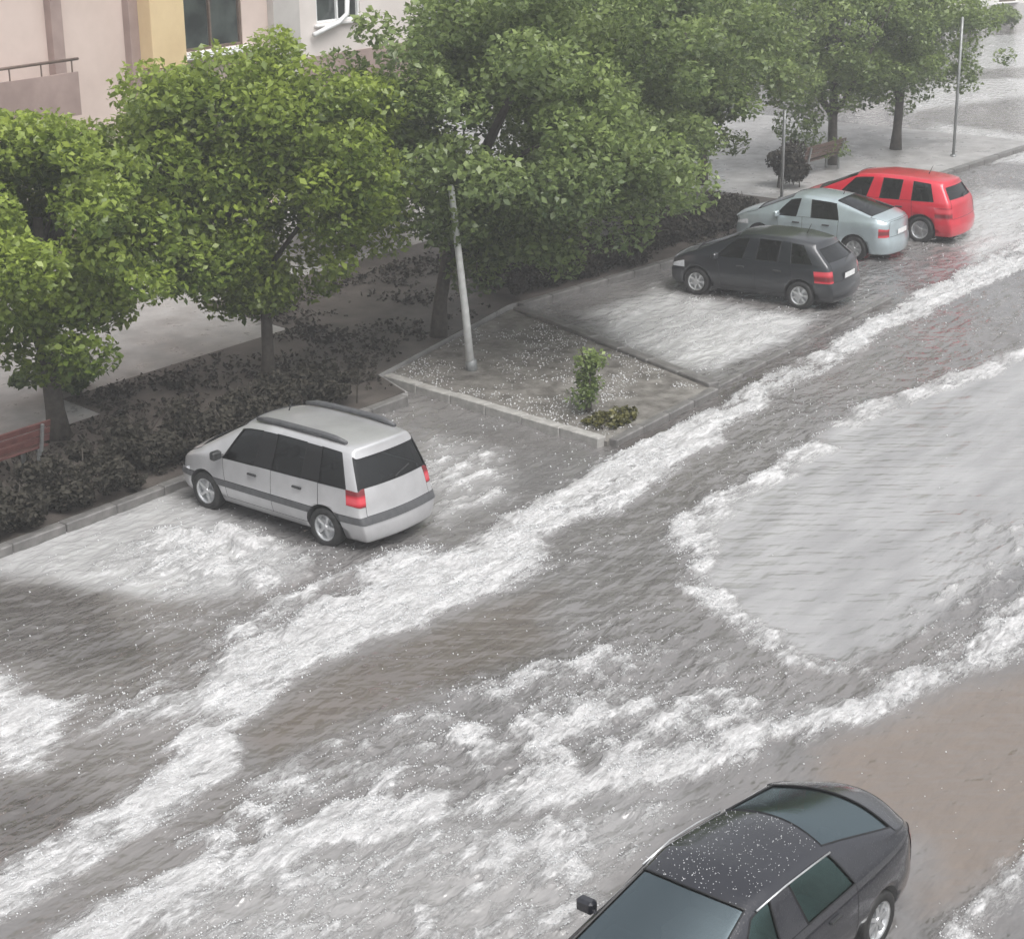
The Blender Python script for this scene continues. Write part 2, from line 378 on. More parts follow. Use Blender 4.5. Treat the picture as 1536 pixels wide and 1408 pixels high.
def seg_dist(px, py, poly, closed=True):
    d = np.full(px.shape, 1e9); n = len(poly)
    for i in range(n if closed else n-1):
        x0, y0 = poly[i]; x1, y1 = poly[(i+1) % n]
        dx, dy = x1-x0, y1-y0; L = dx*dx+dy*dy+1e-9
        t = np.clip(((px-x0)*dx+(py-y0)*dy)/L, 0, 1)
        d = np.minimum(d, np.hypot(px-(x0+t*dx), py-(y0+t*dy)))
    return d
def inside(px, py, poly):
    r = np.zeros(px.shape, bool); n = len(poly)
    for i in range(n):
        x0, y0 = poly[i]; x1, y1 = poly[(i+1) % n]
        if y0 == y1: continue
        c = ((y0 > py) != (y1 > py)) & (px < (x1-x0)*(py-y0)/(y1-y0)+x0); r ^= c
    return r
def build_water():
    xs = [4.0]; 
    while xs[-1] < 130: xs.append(xs[-1] + (.05 + max(0, xs[-1]-14)*.0022 if xs[-1] < 58 else .45))
    ys = [4.5]
    while ys[-1] < 24.6: ys.append(ys[-1] + .055)
    while ys[-1] < 60: ys.append(ys[-1] + .35)
    xs = np.array(xs); ys = np.array(ys)
    X, Y = np.meshgrid(xs, ys, indexing='ij')
    # wandering domain so that every outline is ragged
    wx = (fbm(X*.9, Y*.9, 3, 4)-.5); wy = (fbm(X*.9, Y*.9, 9, 4)-.5)
    PX = X + wx*.9; PY = Y + wy*.5
    def area(k, soft):
        d = seg_dist(PX, PY, POLY[k]); s = np.where(inside(PX, PY, POLY[k]), d, -d)
        return sstep(-soft*.5, soft*.9, s)
    def line(k, wdt):
        return 1 - sstep(wdt*.25, wdt, seg_dist(PX, PY, LINE[k], False))
    st = fbm(X*.55+wx*1.5, Y*2.0+wy*1.5, 21, 5, .6)        # streaks along the flow
    pt = fbm(X*1.6, Y*2.3, 31, 5, .62)                     # patches
    ft = fbm(X*2.6, Y*6.2, 41, 3, .6)
    foam = .13 + .45*(pt-.5) + .35*(st-.5)
    silt_sheen = .15*np.ones_like(X); mud = .15 + .5*(fbm(X*.25, Y*.25, 51, 3)-.5); rough = .45*np.ones_like(X)
    fu = area('foam_up', .35); foam += fu*(.80 + 1.3*(st-.5)); rough += fu*.35
    fl = area('foam_low', .40); foam += fl*(.78 + 1.2*(st-.5)); rough += fl*.3
    a = area('spray', .8); foam += a*(.40 + 2.0*(st-.5)); rough += a*.5
    a = area('patchy', .8); foam += a*(.36 + 1.7*(pt-.5)+.6*(ft-.5)); rough += a*.5
    a = area('speckle', .6); foam += a*(.28 + 1.5*(ft-.5)+.8*(pt-.5)); rough += a*.4; silt_sheen += a*.3
    po = area('pool', .3); foam = foam*(1-po) + po*(.02+.25*(st-.5)); silt_sheen += po*(.34+.35*(fbm(X*.8, Y*3.4, 91, 4)-.5)); rough = rough*(1-po)+po*.10; mud *= 1-po  # sky reflection and ripple streaks of the pool painted as pale base colour
    a = area('poolspeck', .7); foam += a*(.16+1.6*(ft-.5)); rough += a*.5
    rim = line('poolrim', .5)*sstep(.10, .34, fbm(X*.55, Y*.55, 77, 3)); foam += rim*(.60+1.2*(pt-.5)); rough += rim*.3
    for k, q in (('brown', 1.0), ('brown2', .32)):
        a = area(k, .5); foam = foam*(1-a); mud += a*q; rough = rough*(1-a)+a*.28; silt_sheen *= 1-a*.7
    a = area('leftwhite', .5); foam += a*.75
    for k in ('leftdark', 'leftdark2'):
        a = area(k, .6); foam = foam*(1-.8*a); silt_sheen *= 1-a; mud *= 1-.5*a; rough += a*.25
    a = area('leftpale', .6); silt_sheen += a*.6; mud *= 1-a
    a = area('vanfoam', .6); foam += a*(.3+1.8*(pt-.5)); rough += a*.5
    a = area('bayfoam', .6); foam += a*(.2+1.5*(ft-.5)); silt_sheen += .3*a
    for k in ('baypale', 'baypale2', 'farpale', 'far1', 'far2', 'far3'):
        a = area(k, .7); silt_sheen += a*.7; foam += a*(.10+.8*(st-.5)); mud *= 1-a
    a = area('nearkerb', .4); foam += a*(.55+1.2*(pt-.5)); rough += a*.3
    kd = line('kerbdark', .3); foam *= 1-.85*kd; silt_sheen *= 1-kd
    foam = np.clip(foam, 0, 1.1); rough = np.clip(rough, 0, 1); silt_sheen = np.clip(silt_sheen, 0, 1); mud = np.clip(mud, 0, 1)
    # running water surface: chop along the flow, foam heaped a little
    fine = (X < 58).astype(float)
    Z = .055*(st-.5)*2*(rough*.9+.15) + .034*(ft-.5)*2*rough*fine + .050*(pt-.5)*2*rough + .065*np.clip(foam, 0, 1)*(.3+1.1*ft)
    Z *= np.where(X > 58, .5, 1)
    heap = area('vanfoam', .6); Z += heap*.17*sstep(.48, .72, fbm(X*1.25, Y*1.25, 83, 3)); foam += heap*.45*sstep(.5, .7, fbm(X*1.25, Y*1.25, 83, 3))
    Z -= .02
    nx, ny = X.shape
    idx = np.arange(nx*ny).reshape(nx, ny)
    F = np.stack([idx[:-1, :-1], idx[1:, :-1], idx[1:, 1:], idx[:-1, 1:]], -1)
    keep = ~((Y[:-1, :-1] > 24.7) & (X[:-1, :-1] < 58.0))
    F = F[keep]
    used = np.unique(F); remap = -np.ones(nx*ny, int); remap[used] = np.arange(len(used))
    V = np.stack([X.ravel(), Y.ravel(), Z.ravel()], 1)[used]
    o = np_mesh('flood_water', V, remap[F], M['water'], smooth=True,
        attrs={k: v.ravel()[used] for k, v in (('foam', foam), ('silt_sheen', silt_sheen), ('mud', mud), ('rough', rough))})
    tag(o, kind='structure')
    # loose hail floating in the slush
    rng = np.random.default_rng(8)
    dist = np.hypot(X, Y); ar = np.gradient(xs)[:, None]*np.gradient(ys)[None, :]
    wt = ar*(.008+np.clip(foam-.12, 0, 1)**1.2+.55*area('speckle', .6)*pt+.4*area('patchy', .8)*pt+.25*area('spray', .8))*sstep(.28, .62, fbm(X*2.2, Y*3.0, 101, 3))*(22/dist)**1.2*((X < 50) & (X > 8) & (Y < 21.7) & (Y > 5.2))*(1-.93*po)
    wt = (wt/wt.sum()).ravel(); n = 30000
    pick = rng.choice(len(wt), n, p=wt)
    P = np.stack([X.ravel()[pick]+rng.uniform(-.04, .04, n), Y.ravel()[pick]+rng.uniform(-.03, .03, n), Z.ravel()[pick]], 1)
    r = rng.uniform(.005, .0135, n)*np.sqrt(dist.ravel()[pick]/20)
    hail(P, r, 'grainy white hailstones floating on the flood water')
    return o
def hail(P, r, label):
    rng = np.random.default_rng(len(P)); n = len(P)
    base = np.array([(1, 0, 0), (0, 1, 0), (-1, 0, 0), (0, -1, 0), (0, 0, 1), (0, 0, -1)], float)
    sc = rng.uniform(.7, 1.3, (n, 1, 3)); a = rng.uniform(0, 6.28, n)
    v = base[None]*sc*r[:, None, None]
    x = v[..., 0]*np.cos(a)[:, None]-v[..., 1]*np.sin(a)[:, None]; y = v[..., 0]*np.sin(a)[:, None]+v[..., 1]*np.cos(a)[:, None]
    V = np.stack([x, y, v[..., 2]], -1)+P[:, None]+np.array([0, 0, 1])*(r*.45)[:, None, None]
    T = np.array([(0, 1, 4), (1, 2, 4), (2, 3, 4), (3, 0, 4), (1, 0, 5), (2, 1, 5), (3, 2, 5), (0, 3, 5)])
    F = (T[None]+(np.arange(n)*6)[:, None, None]).reshape(-1, 3)
    return tag(np_mesh('hailstones', V.reshape(-1, 3), F, M['hail'], smooth=True), label, 'hail', kind='stuff')
build_water()

# ------------------------------------------------------------------ kerbs, one stone after another
_stone = {}
def kerb_line(parent, pts, width, top, mat, length=1.0, depth=.3, seed=0):
    rnd = random.Random(seed)
    for (x0, y0), (x1, y1) in zip(pts[:-1], pts[1:]):
        L = math.hypot(x1-x0, y1-y0); n = max(1, round(L/length)); l = L/n; a = math.atan2(y1-y0, x1-x0)
        key = (round(l, 2), width, mat.name)
        for i in range(n):
            t = (i+.5)/n
            if key not in _stone:
                o = MB().box((0, 0, -depth/2), (l-.014, width, depth)).build('kerb_stone', mat, parent, bevel=.018); _stone[key] = o.data
            else:
                o = bpy.data.objects.new('kerb_stone', _stone[key]); C.objects.link(o); o.parent = parent
            o.location = (x0+(x1-x0)*t + rnd.uniform(-.008, .008), y0+(y1-y0)*t + rnd.uniform(-.008, .008), top+rnd.uniform(-.008, .008))
            o.rotation_euler = (0, 0, a + rnd.uniform(-.006, .006))
k = empty('far_kerb'); tag(k, kind='structure')
kerb_line(k, [(8, 21.88), (25.35, 21.88)], .2, .14, M['kerb_dark'], seed=1)
kerb_line(k, [(32.1, 24.25), (38, 23.76), (58.3, 23.05)], .2, .13, M['kerb_dark'], seed=2)
k = empty('near_kerb'); tag(k, kind='structure')
kerb_line(k, [(5, 5.08), (50, 5.08)], .22, .14, M['kerb'], seed=3)
k = empty('gutter_kerb'); tag(k, kind='structure')
kerb_line(k, [(29.45, 17.62), (37.5, 18.0)], .16, .045, M['kerb_dark'], seed=4)

isl = empty('planter_island', (27.5, 20, 0))
tag(isl, 'muddy planting bed with low concrete kerb between the parking bays', 'planting bed')
def isl_local(pts): return [(x-27.5, y-20) for x, y in pts]
outline = [(25.42, 17.35), (29.25, 17.5), (31.75, 24.2), (26.15, 23.1)]
sh = sheet('soil', isl_local(outline), .075, M['soil'], .3, kind=None); sh.parent = isl
_r = np.random.default_rng(77); _u = _r.random((3600, 2)); _o = np.array(outline)
_p = (_o[0]*(1-_u[:, :1])+_o[1]*_u[:, :1])*(1-_u[:, 1:])+(_o[3]*(1-_u[:, :1])+_o[2]*_u[:, :1])*_u[:, 1:]
_k = fbm(_p[:, 0]*1.1, _p[:, 1]*1.1, 13, 3) > _r.uniform(.38, .62, len(_p)); _p = _p[_k]
hail(np.column_stack([_p, np.full(len(_p), .075)]), _r.uniform(.007, .018, len(_p)), 'scattered hailstones on the muddy planting bed')
kerb_line(isl, isl_local([(26.15, 23.0), (25.38, 17.42)]), .22, .15, M['kerb'], seed=5)
kerb_line(isl, isl_local([(25.5, 17.28), (29.15, 17.44)]), .18, .11, M['kerb_dark'], seed=6)
kerb_line(isl, isl_local([(29.3, 17.55), (31.8, 24.1)]), .26, .15, M['kerb_dark'], seed=7)

# ------------------------------------------------------------------ cars
def car(name, spec, paint, loc, rz, glass):
    S = spec['st']; L = spec['L']; ns = len(S)
    zb = .19
    def half(i):
        ylow, y8, y9, w, zbelt, ztop, wr, kind, bow = S[i]
        y0 = L/2
        bo = -spec.get('bump', .05) if i == 0 else (spec.get('bump', .05) if i == ns-1 else 0)
        wb = .86*w
        pts = []
        for f in (0, .48, .91, 1): pts.append((wb*f, ylow+bo*.6 + bow*(1-f*f), zb))
        pts.append((.955*w, ylow+bo, .30)); pts.append((1.0*w, ylow+bo, .50)); pts.append((1.0*w, ylow, .60))
        zs = zbelt-spec.get('sh', .09)
        pts.append((.985*w, .5*(ylow+y8), zs)); pts.append((.945*w, y8, zbelt))
        if kind == 'r':
            x9, z9, xt, zt = wr+.04, ztop-.095, wr-.03, ztop-.03
        else:
            x9, z9, xt, zt = .87*w, ztop-.022, .80*w, ztop-.006
        pts.append((x9, y9, z9)); 
        for f, dz in ((1, 0), (.91, .01), (.48, .028+.5*spec.get('crown', 0)), (0, .036+.6*spec.get('crown', 0))):
            pts.append((xt*f, y9 + bow*(1-f*f) + (.0 if kind == 'd' else (-.0)), zt+dz))
        return [(x, y-y0, z) for x, y, z in pts], bow
    V = []; vid = {}
    def add(key, p):
        vid[key] = len(V); V.append(p)
    NR = 14
    for i in range(ns):
        h, bow = half(i)
        for j in range(NR):
            x, y, z = h[j]; add((i, j, 1), (x, y, z))
            if 0 < j < NR-1: add((i, j, -1), (-x, y, z))
            else: vid[(i, j, -1)] = vid[(i, j, 1)]
        if i in (0, ns-1):
            for j in range(4, 10):
                x, y, z = h[j]
                for c, f in enumerate((.91, .48, 0, -.48, -.91)):
                    add((i, j, 'c', c+1), (x*f, y+bow*(1-f*f), z + (.02*(1-f*f) if j == 9 else 0)))
    names = []; 
    def pid(nm):
        if nm not in names: names.append(nm)
        return names.index(nm)
    pid('body')
    F = []; FI = []
    win, pil, doors = spec['win'], spec['pil'], spec['doors']
    ws, rw = spec['ws'], spec.get('rw')
    for i in range(ns-1):
        for j in range(NR-1):
            for s in (1, -1):
                sd = 'R' if s > 0 else 'L'
                nm = 'body'
                if j <= 2: nm = 'underside'
                elif j == 8 and i in win: nm = 'window_%d%s' % (i, sd)
                elif j == 8 and i in pil: nm = 'pillar_%d%s' % (i, sd)
                elif j >= 10 and i == ws: nm = 'windscreen'
                elif j >= 10 and rw is not None and i == rw: nm = 'rear_window'
                elif j == 5 and spec.get('mould'): nm = 'side_moulding' + sd
                elif i == 0 and j in spec['tail']: nm = 'tail_light' + sd
                elif i == 0 and j <= 5: nm = 'rear_bumper'
                elif i == ns-2 and j == 6: nm = 'headlight' + sd
                elif i == ns-2 and j <= 5: nm = 'front_bumper'
                elif j >= 9 and i > ws: nm = 'bonnet'
                elif j >= 9 and rw is not None and i < rw: nm = 'boot_lid'
                elif 4 <= j <= 7:
                    for d, rng in enumerate(doors):
                        if i in rng: nm = 'door_%d%s' % (d, sd)
                a, b, c, d = vid[(i, j, s)], vid[(i+1, j, s)], vid[(i+1, j+1, s)], vid[(i, j+1, s)]
                F.append((a, b, c, d) if s > 0 else (d, c, b, a)); FI.append(pid(nm))
    for i in (0, ns-1):
        def row(j):
            if j == 3: return [vid[(i, 3, 1)], vid[(i, 2, 1)], vid[(i, 1, 1)], vid[(i, 0, 1)], vid[(i, 1, -1)], vid[(i, 2, -1)], vid[(i, 3, -1)]]
            if j == 10: return [vid[(i, 10, 1)], vid[(i, 11, 1)], vid[(i, 12, 1)], vid[(i, 13, 1)], vid[(i, 12, -1)], vid[(i, 11, -1)], vid[(i, 10, -1)]]
            return [vid[(i, j, 1)]] + [vid[(i, j, 'c', c)] for c in range(1, 6)] + [vid[(i, j, -1)]]
        for j in range(3, 10):
            r0, r1 = row(j), row(j+1)
            for c in range(6):
                sd = 'R' if c == 0 else 'L'
                if i == 0:
                    nm = 'tailgate'
                    if j <= 4: nm = 'rear_bumper'
                    elif j == 5: nm = 'bumper_strip' if spec.get('mould') else 'rear_bumper'
                    elif j in spec['tail'] and c in (0, 5): nm = 'tail_light' + sd
                    elif rw is None and j == 8 and (1 <= c <= 4 or spec.get('wide_glass')): nm = 'rear_window'
                    elif c in (0, 5) or j == 9: nm = 'body'
                else:
                    nm = 'front_bumper'
                    if j == 6 and c in (0, 5): nm = 'headlight' + sd
                    elif j == 6: nm = 'grille'
                    elif j >= 7: nm = 'bonnet'
                q = (r0[c], r0[c+1], r1[c+1], r1[c])
                F.append(q if i else q[::-1]); FI.append(pid(nm))
    me = bpy.data.meshes.new('shell'); me.from_pydata(V, [], F); me.update()
    ARCH = pid('wheel_arch')
    dm = M['black_plastic']
    for _ in names: me.materials.append(dm)
    me.polygons.foreach_set('material_index', FI)
    bm = bmesh.new(); bm.from_mesh(me); bmesh.ops.recalc_face_normals(bm, faces=bm.faces)
    cl = bm.edges.layers.float.new('crease_edge'); bm.verts.ensure_lookup_table()
    inv = {}
    for kk, vv in vid.items(): inv.setdefault(vv, kk)
    for e in bm.edges:
        ka, kb = inv[e.verts[0].index], inv[e.verts[1].index]
        cr = 0
        if len(ka) == 3 and len(kb) == 3:
            if ka[1] == kb[1] == 8 : cr = .6
            if ka[1] == kb[1] == 9 : cr = .55
            if ka[1] == kb[1] and ka[1] in (5, 6): cr = .5 if spec.get('mould') else .15
            if ka[1] == kb[1] == 3: cr = .6
            if ka[0] == kb[0] and ka[0] in (ws, ws+1) and min(ka[1], kb[1]) >= 9: cr = .45
            if rw is not None and ka[0] == kb[0] and ka[0] in (rw, rw+1) and min(ka[1], kb[1]) >= 9: cr = .45
            if ka[0] == kb[0] == 0: cr = .4
        e[cl] = cr
    bm.to_mesh(me); bm.free()
    tmp = bpy.data.objects.new('shell', me); C.objects.link(tmp)
    sb = tmp.modifiers.new('s', 'SUBSURF'); sb.levels = 2; sb.render_levels = 2; sb.boundary_smooth = 'ALL'
    wr_ = spec['wheel_r']; hw = spec['hw']
    cut = MB()
    for wy in spec['axles']:
        for s in (1, -1):
            c0 = s*(hw-.28); c1 = s*(hw+.2); kk = 28; n0 = len(cut.v)
            for xx in (c0, c1):
                for t in range(kk):
                    an = 2*math.pi*t/kk
                    cut.v.append((xx, wy-L/2+(wr_+.055)*math.cos(an), wr_-.01+(wr_+.055)*math.sin(an)))
            cut.f += [(n0+t, n0+(t+1) % kk, n0+kk+(t+1) % kk, n0+kk+t) for t in range(kk)]
            cut.f.append(tuple(range(n0, n0+kk))); cut.f.append(tuple(range(n0+kk, n0+2*kk))[::-1])
    co = cut.build('cutter', dm)
    for _ in names[1:]: co.data.materials.append(dm)
    co.data.polygons.foreach_set('material_index', [ARCH]*len(co.data.polygons))
    bo = tmp.modifiers.new('b', 'BOOLEAN'); bo.operation = 'DIFFERENCE'; bo.object = co; bo.solver = 'EXACT'
    try: bo.material_mode = 'INDEX'
    except Exception: pass
    dg = bpy.context.evaluated_depsgraph_get(); dg.update()
    ev = tmp.evaluated_get(dg); em = ev.to_mesh()
    nv = len(em.vertices)
    co_ = np.zeros(nv*3, np.float32); em.vertices.foreach_get('co', co_); co_ = co_.reshape(-1, 3).copy()
    nn = np.array([v.normal[:] for v in em.vertices])
    groups = {}
    for p in em.polygons: groups.setdefault(p.material_index, []).append(tuple(p.vertices))
    ev.to_mesh_clear()
    bpy.data.objects.remove(tmp); bpy.data.objects.remove(co)

    root = empty(name, loc, rz)
    def part(nm, faces, mat, parent=root, off=0.0, flip=False):
        ids = sorted({v for f in faces for v in f}); mp = {v: q for q, v in enumerate(ids)}
        m2 = bpy.data.meshes.new(nm)
        vv = co_[ids] + nn[ids]*off
        m2.from_pydata([tuple(x) for x in vv.tolist()], [], [tuple(mp[v] for v in (f[::-1] if flip else f)) for f in faces]); m2.update()
        for p in m2.polygons: p.use_smooth = True
        try: m2.normals_split_custom_set_from_vertices([tuple(x) for x in (nn[ids]*(-1 if flip else 1)).tolist()])
        except Exception: pass
        m2.materials.append(mat)
        o = bpy.data.objects.new(nm, m2); C.objects.link(o); o.parent = parent
        return o
    lining = []; parts = {}
    for gi, faces in sorted(groups.items()):
        nm = names[gi] if gi < len(names) else 'body'
        plain = nm.split('_')[0] if nm.startswith(('window_', 'door_', 'pillar_')) else nm.rstrip('LR')
        mat = paint; off = 0.0
        if nm.startswith('window_') or nm in ('windscreen', 'rear_window'):
            mat = spec.get('film') if spec.get('film') and not nm.startswith('window_') else glass; off = -.012
        elif nm.startswith('pillar_'): mat = M['gloss_black'] if spec.get('black_pillars') else paint; plain = 'door_pillar'
        elif nm in ('underside', 'wheel_arch', 'grille'): mat = M['black_plastic']
        elif nm.startswith('side_moulding') or nm == 'bumper_strip': mat = M['grey_plastic']; off = .012
        elif nm.startswith('tail_light'): mat = M['red_lens']; off = .006
        elif nm.startswith('headlight'): mat = M['clear_lens']; off = .004
        if nm.startswith('door_'): off = .003
        if nm in ('tailgate', 'boot_lid', 'bonnet'): off = .003
        if nm == 'wheel_arch':
            arches = {}
            for f in faces:
                cc = co_[list(f)].mean(0); arches.setdefault((cc[0] > 0, cc[1] > 0), []).append(f)
            for ff in arches.values(): part('wheel_arch', ff, mat)
            continue
        parts[nm] = part(plain, faces, mat, off=off)
        if mat is glass or mat is spec.get('film') or nm.startswith('door_') or nm in ('tailgate', 'bonnet', 'boot_lid'):
            cnt = {}
            for f in faces:
                for q in range(len(f)):
                    e = tuple(sorted((f[q], f[(q+1) % len(f)]))); cnt[e] = cnt.get(e, 0)+1
            isg = mat is not paint; rb = MB()
            for (a, b), c in cnt.items():
                if c == 1:
                    o3 = .0 if isg else .002
                    rb.tube([tuple(co_[a]+nn[a]*o3), tuple(co_[b]+nn[b]*o3)], .010 if isg else .0045, 4, cap=False)
            so = rb.build('window_seal' if isg else 'panel_gap', M['gloss_black'], parts[nm])
            if not isg: so['kind'] = 'stuff'
        if mat is paint or nm == 'underside': lining += faces
    part('inner_lining', lining, M['lining'], off=-.035, flip=True)
    # seats and dashboard behind the glass
    zf = .32
    for (sx, sy) in spec['seats']:
        b = MB(); b.box((sx, sy, zf+.12), (.46, .48, .18)); b.box((sx, sy-.26, zf+.48), (.46, .13, .62), rx=-.22); b.box((sx, sy-.36, zf+.84), (.24, .09, .17))
        b.build('seat', M['seat'], root, bevel=.03)
    MB().box((0, spec['dash']-L/2, .78), (1.3, .42, .24)).build('dashboard', M['lining'], root, bevel=.04)
    # wheels
    first = None
    for wy in spec['axles']:
        for s in (1, -1):
            we = bpy.data.objects.new('wheel', None); C.objects.link(we); we.parent = root
            we.location = (s*(hw-.115), wy-L/2, wr_-.01); we.rotation_euler = (0, 0, 0 if s > 0 else math.pi)
            if first is None:
                r = wr_
                t = MB().lathe([(r*.64, -.085), (r*.88, -.1), (r*.97, -.085), (r, -.05), (r, .05), (r*.97, .085), (r*.88, .1), (r*.64, .085)], 'X', 30, closed=True)
                to = t.build('tyre', M['rubber'], we, True)
                d = MB(); d.lathe([(r*.66, .088), (r*.60, .075), (r*.56, .04), (r*.56, -.06), (r*.66, -.08)], 'X', 30)
                nsp = spec.get('spokes', 7)
                for q in range(nsp):
                    an = 2*math.pi*q/nsp
                    d.box((.055, .34*r*math.cos(an), .34*r*math.sin(an)), (.03, .58*r, .15*r), rx=an)
                d.lathe([(0.001, .085), (r*.12, .08), (r*.15, .06), (r*.15, .02)], 'X', 16)
                d.lathe([(.001, .0), (r*.58, .0)], 'X', 24)
                ro = d.build('rim', M['alloy'], we, False)
                first = (to.data, ro.data)
            else:
                for nm2, dd in zip(('tyre', 'rim'), first):
                    o = bpy.data.objects.new(nm2, dd); C.objects.link(o); o.parent = we
    # mirrors, handles, extras
    my, mz = spec['mirror']
    for s in (1, -1):
        b = MB(); b.box((s*(hw+.085), my-L/2, mz), (.19, .12, .14)); b.box((s*(hw-.05), my-L/2, mz-.04), (.22, .06, .055))
        b.build('wing_mirror', paint if not spec.get('black_pillars') else M['black_plastic'], root, bevel=.04)
        for d, (hy, hz) in enumerate(spec['handles']):
            par = parts.get('door_%d%s' % (d, 'R' if s > 0 else 'L'), root)
            MB().box((s*(hw*.985+.012), hy-L/2, hz), (.035, .19, .035)).build('door_handle', M['black_plastic'], par, bevel=.008)
    if spec.get('rails'):
        y0, y1, x, z = spec['rails']
        for s in (1, -1):
            b = MB(); n = 9; pts = []
            for q in range(n):
                t = q/(n-1); pts.append((s*(x-.02*abs(2*t-1)**3), y0+(y1-y0)*t-L/2, z + .05*(1-abs(2*t-1)**4)-.015))
            b.tube(pts, [.03]+[.048]*(n-2)+[.03], 8)
            b.build('roof_rail', M['grey_plastic'], root, True)
    if spec.get('drip'):
        for s in (1, -1): MB().tube([(s*x, y-L/2, z) for x, z, y in spec['drip']], .010, 6).build('drip_rail', M['alloy'], root, True)
    if spec.get('plate'):
        py, pz, tilt = spec['plate']
        MB().box((0, py-L/2, pz), (.50, .012, .11), rx=tilt).build('number_plate', M['plate'], root)
    if spec.get('wiper'):
        py, pz = spec['wiper']
        MB().tube([(0, py-L/2, pz), (.10, py-L/2+.02, pz+.03), (.36, py-L/2+.055, pz+.09)], .011, 6).build('rear_wiper', M['black_plastic'], root)
    if spec.get('exhaust'):
        MB().tube([(-.45, -L/2+.0, .22), (-.45, -L/2+.3, .22)], .03, 8).build('exhaust_pipe', M['grey_metal'], root)
    if spec.get('aerial'):
        ay, az = spec['aerial']
        MB().tube([(0, ay-L/2, az), (0, ay-L/2-.10, az+.22)], [.012, .004], 6).build('aerial', M['black_plastic'], root)
    root['roof_z'] = 0.0
    roofs[name] = (co_, [f for f in groups[0] if co_[list(f)][:, 2].min() > 1.34 and nn[list(f)][:, 2].min() > .9], root)
    del root['roof_z']
    return root
roofs = {}

MPV = dict(wide_glass=True, sh=.24, L=4.25, hw=.87, wheel_r=.315, axles=(.78, 3.42), mould=True, black_pillars=True, ws=6, tail=(7,),
    st=[(.06, .12, .34, .80, .97, 1.585, .60, 'r', -.09), (.17, .24, .46, .845, 1.0, 1.605, .625, 'r', -.03),
        (1.0, 1.02, .98, .87, .985, 1.63, .64, 'r', 0), (1.12, 1.13, 1.08, .87, .985, 1.632, .64, 'r', 0),
        (2.02, 2.05, 1.98, .87, .965, 1.635, .645, 'r', 0), (2.14, 2.16, 2.08, .87, .96, 1.63, .645, 'r', 0),
        (3.0, 3.08, 2.6, .87, .94, 1.575, .62, 'r', .1), (3.35, 3.5, 3.58, .865, .93, 1.0, 0, 'd', .14),
        (3.80, 3.80, 3.84, .85, .87, .90, 0, 'd', .12), (4.03, 4.03, 4.04, .76, .72, .75, 0, 'd', .12)],
    win=(1, 3, 5), pil=(2, 4), doors=((2, 3), (4, 5)), seats=[(s*.37, y) for s in (1, -1) for y in (.1, -.85)], dash=3.25,
    mirror=(3.0, 1.02), handles=((1.32, .84), (2.3, .83)), rails=(.55, 2.45, .55, 1.63), wiper=(.08, 1.04), aerial=(2.3, 1.65), spokes=5)
HATCH = dict(L=4.1, hw=.86, wheel_r=.315, axles=(.75, 3.3), ws=6, tail=(6,), black_pillars=False,
    st=[(.05, .16, .55, .77, .97, 1.37, .53, 'r', -.10), (.32, .42, .78, .84, .96, 1.41, .57, 'r', -.04),
        (1.05, 1.1, 1.1, .86, .94, 1.445, .59, 'r', 0), (1.2, 1.22, 1.2, .86, .935, 1.45, .595, 'r', 0),
        (1.93, 1.96, 1.93, .86, .92, 1.455, .60, 'r', 0), (2.04, 2.07, 2.03, .86, .915, 1.45, .60, 'r', 0),
        (2.78, 2.9, 2.35, .86, .90, 1.40, .58, 'r', .1), (3.1, 3.28, 3.4, .855, .89, .95, 0, 'd', .14),
        (3.65, 3.66, 3.7, .84, .84, .87, 0, 'd', .12), (3.96, 3.96, 3.98, .75, .70, .73, 0, 'd', .13)],
    win=(1, 3, 5), pil=(2, 4), doors=((2, 3), (4, 5)), seats=[(s*.36, y) for s in (1, -1) for y in (.15, -.75)], dash=3.0,
    mirror=(2.8, .98), handles=((1.3, .80), (2.2, .79)), plate=(-.06, .74, 0.0), wiper=(.07, 1.0), aerial=(1.0, 1.45), spokes=7)
CROSS = dict(HATCH, L=4.5, axles=(.8, 3.6),
    st=[(a+(.1 if q > 1 else 0)+(.22 if q > 5 else 0), b+(.1 if q > 1 else 0)-(0 if q > 0 else .02)+(.22 if q > 5 else 0), c-(.16 if q < 2 else -.1)+(.22 if q > 5 else 0), w_+.02, zb_*1.10, zt*1.11, wr2+.02 if wr2 else 0, kd, bw)
        for q, (a, b, c, w_, zb_, zt, wr2, kd, bw) in enumerate(HATCH['st'])],
    mirror=(2.92, 1.05), handles=((1.4, .87), (2.3, .86)), plate=None, wiper=(.05, 1.12), aerial=(1.0, 1.60), wheel_r=.345, spokes=5, dash=3.3, hw=.88)
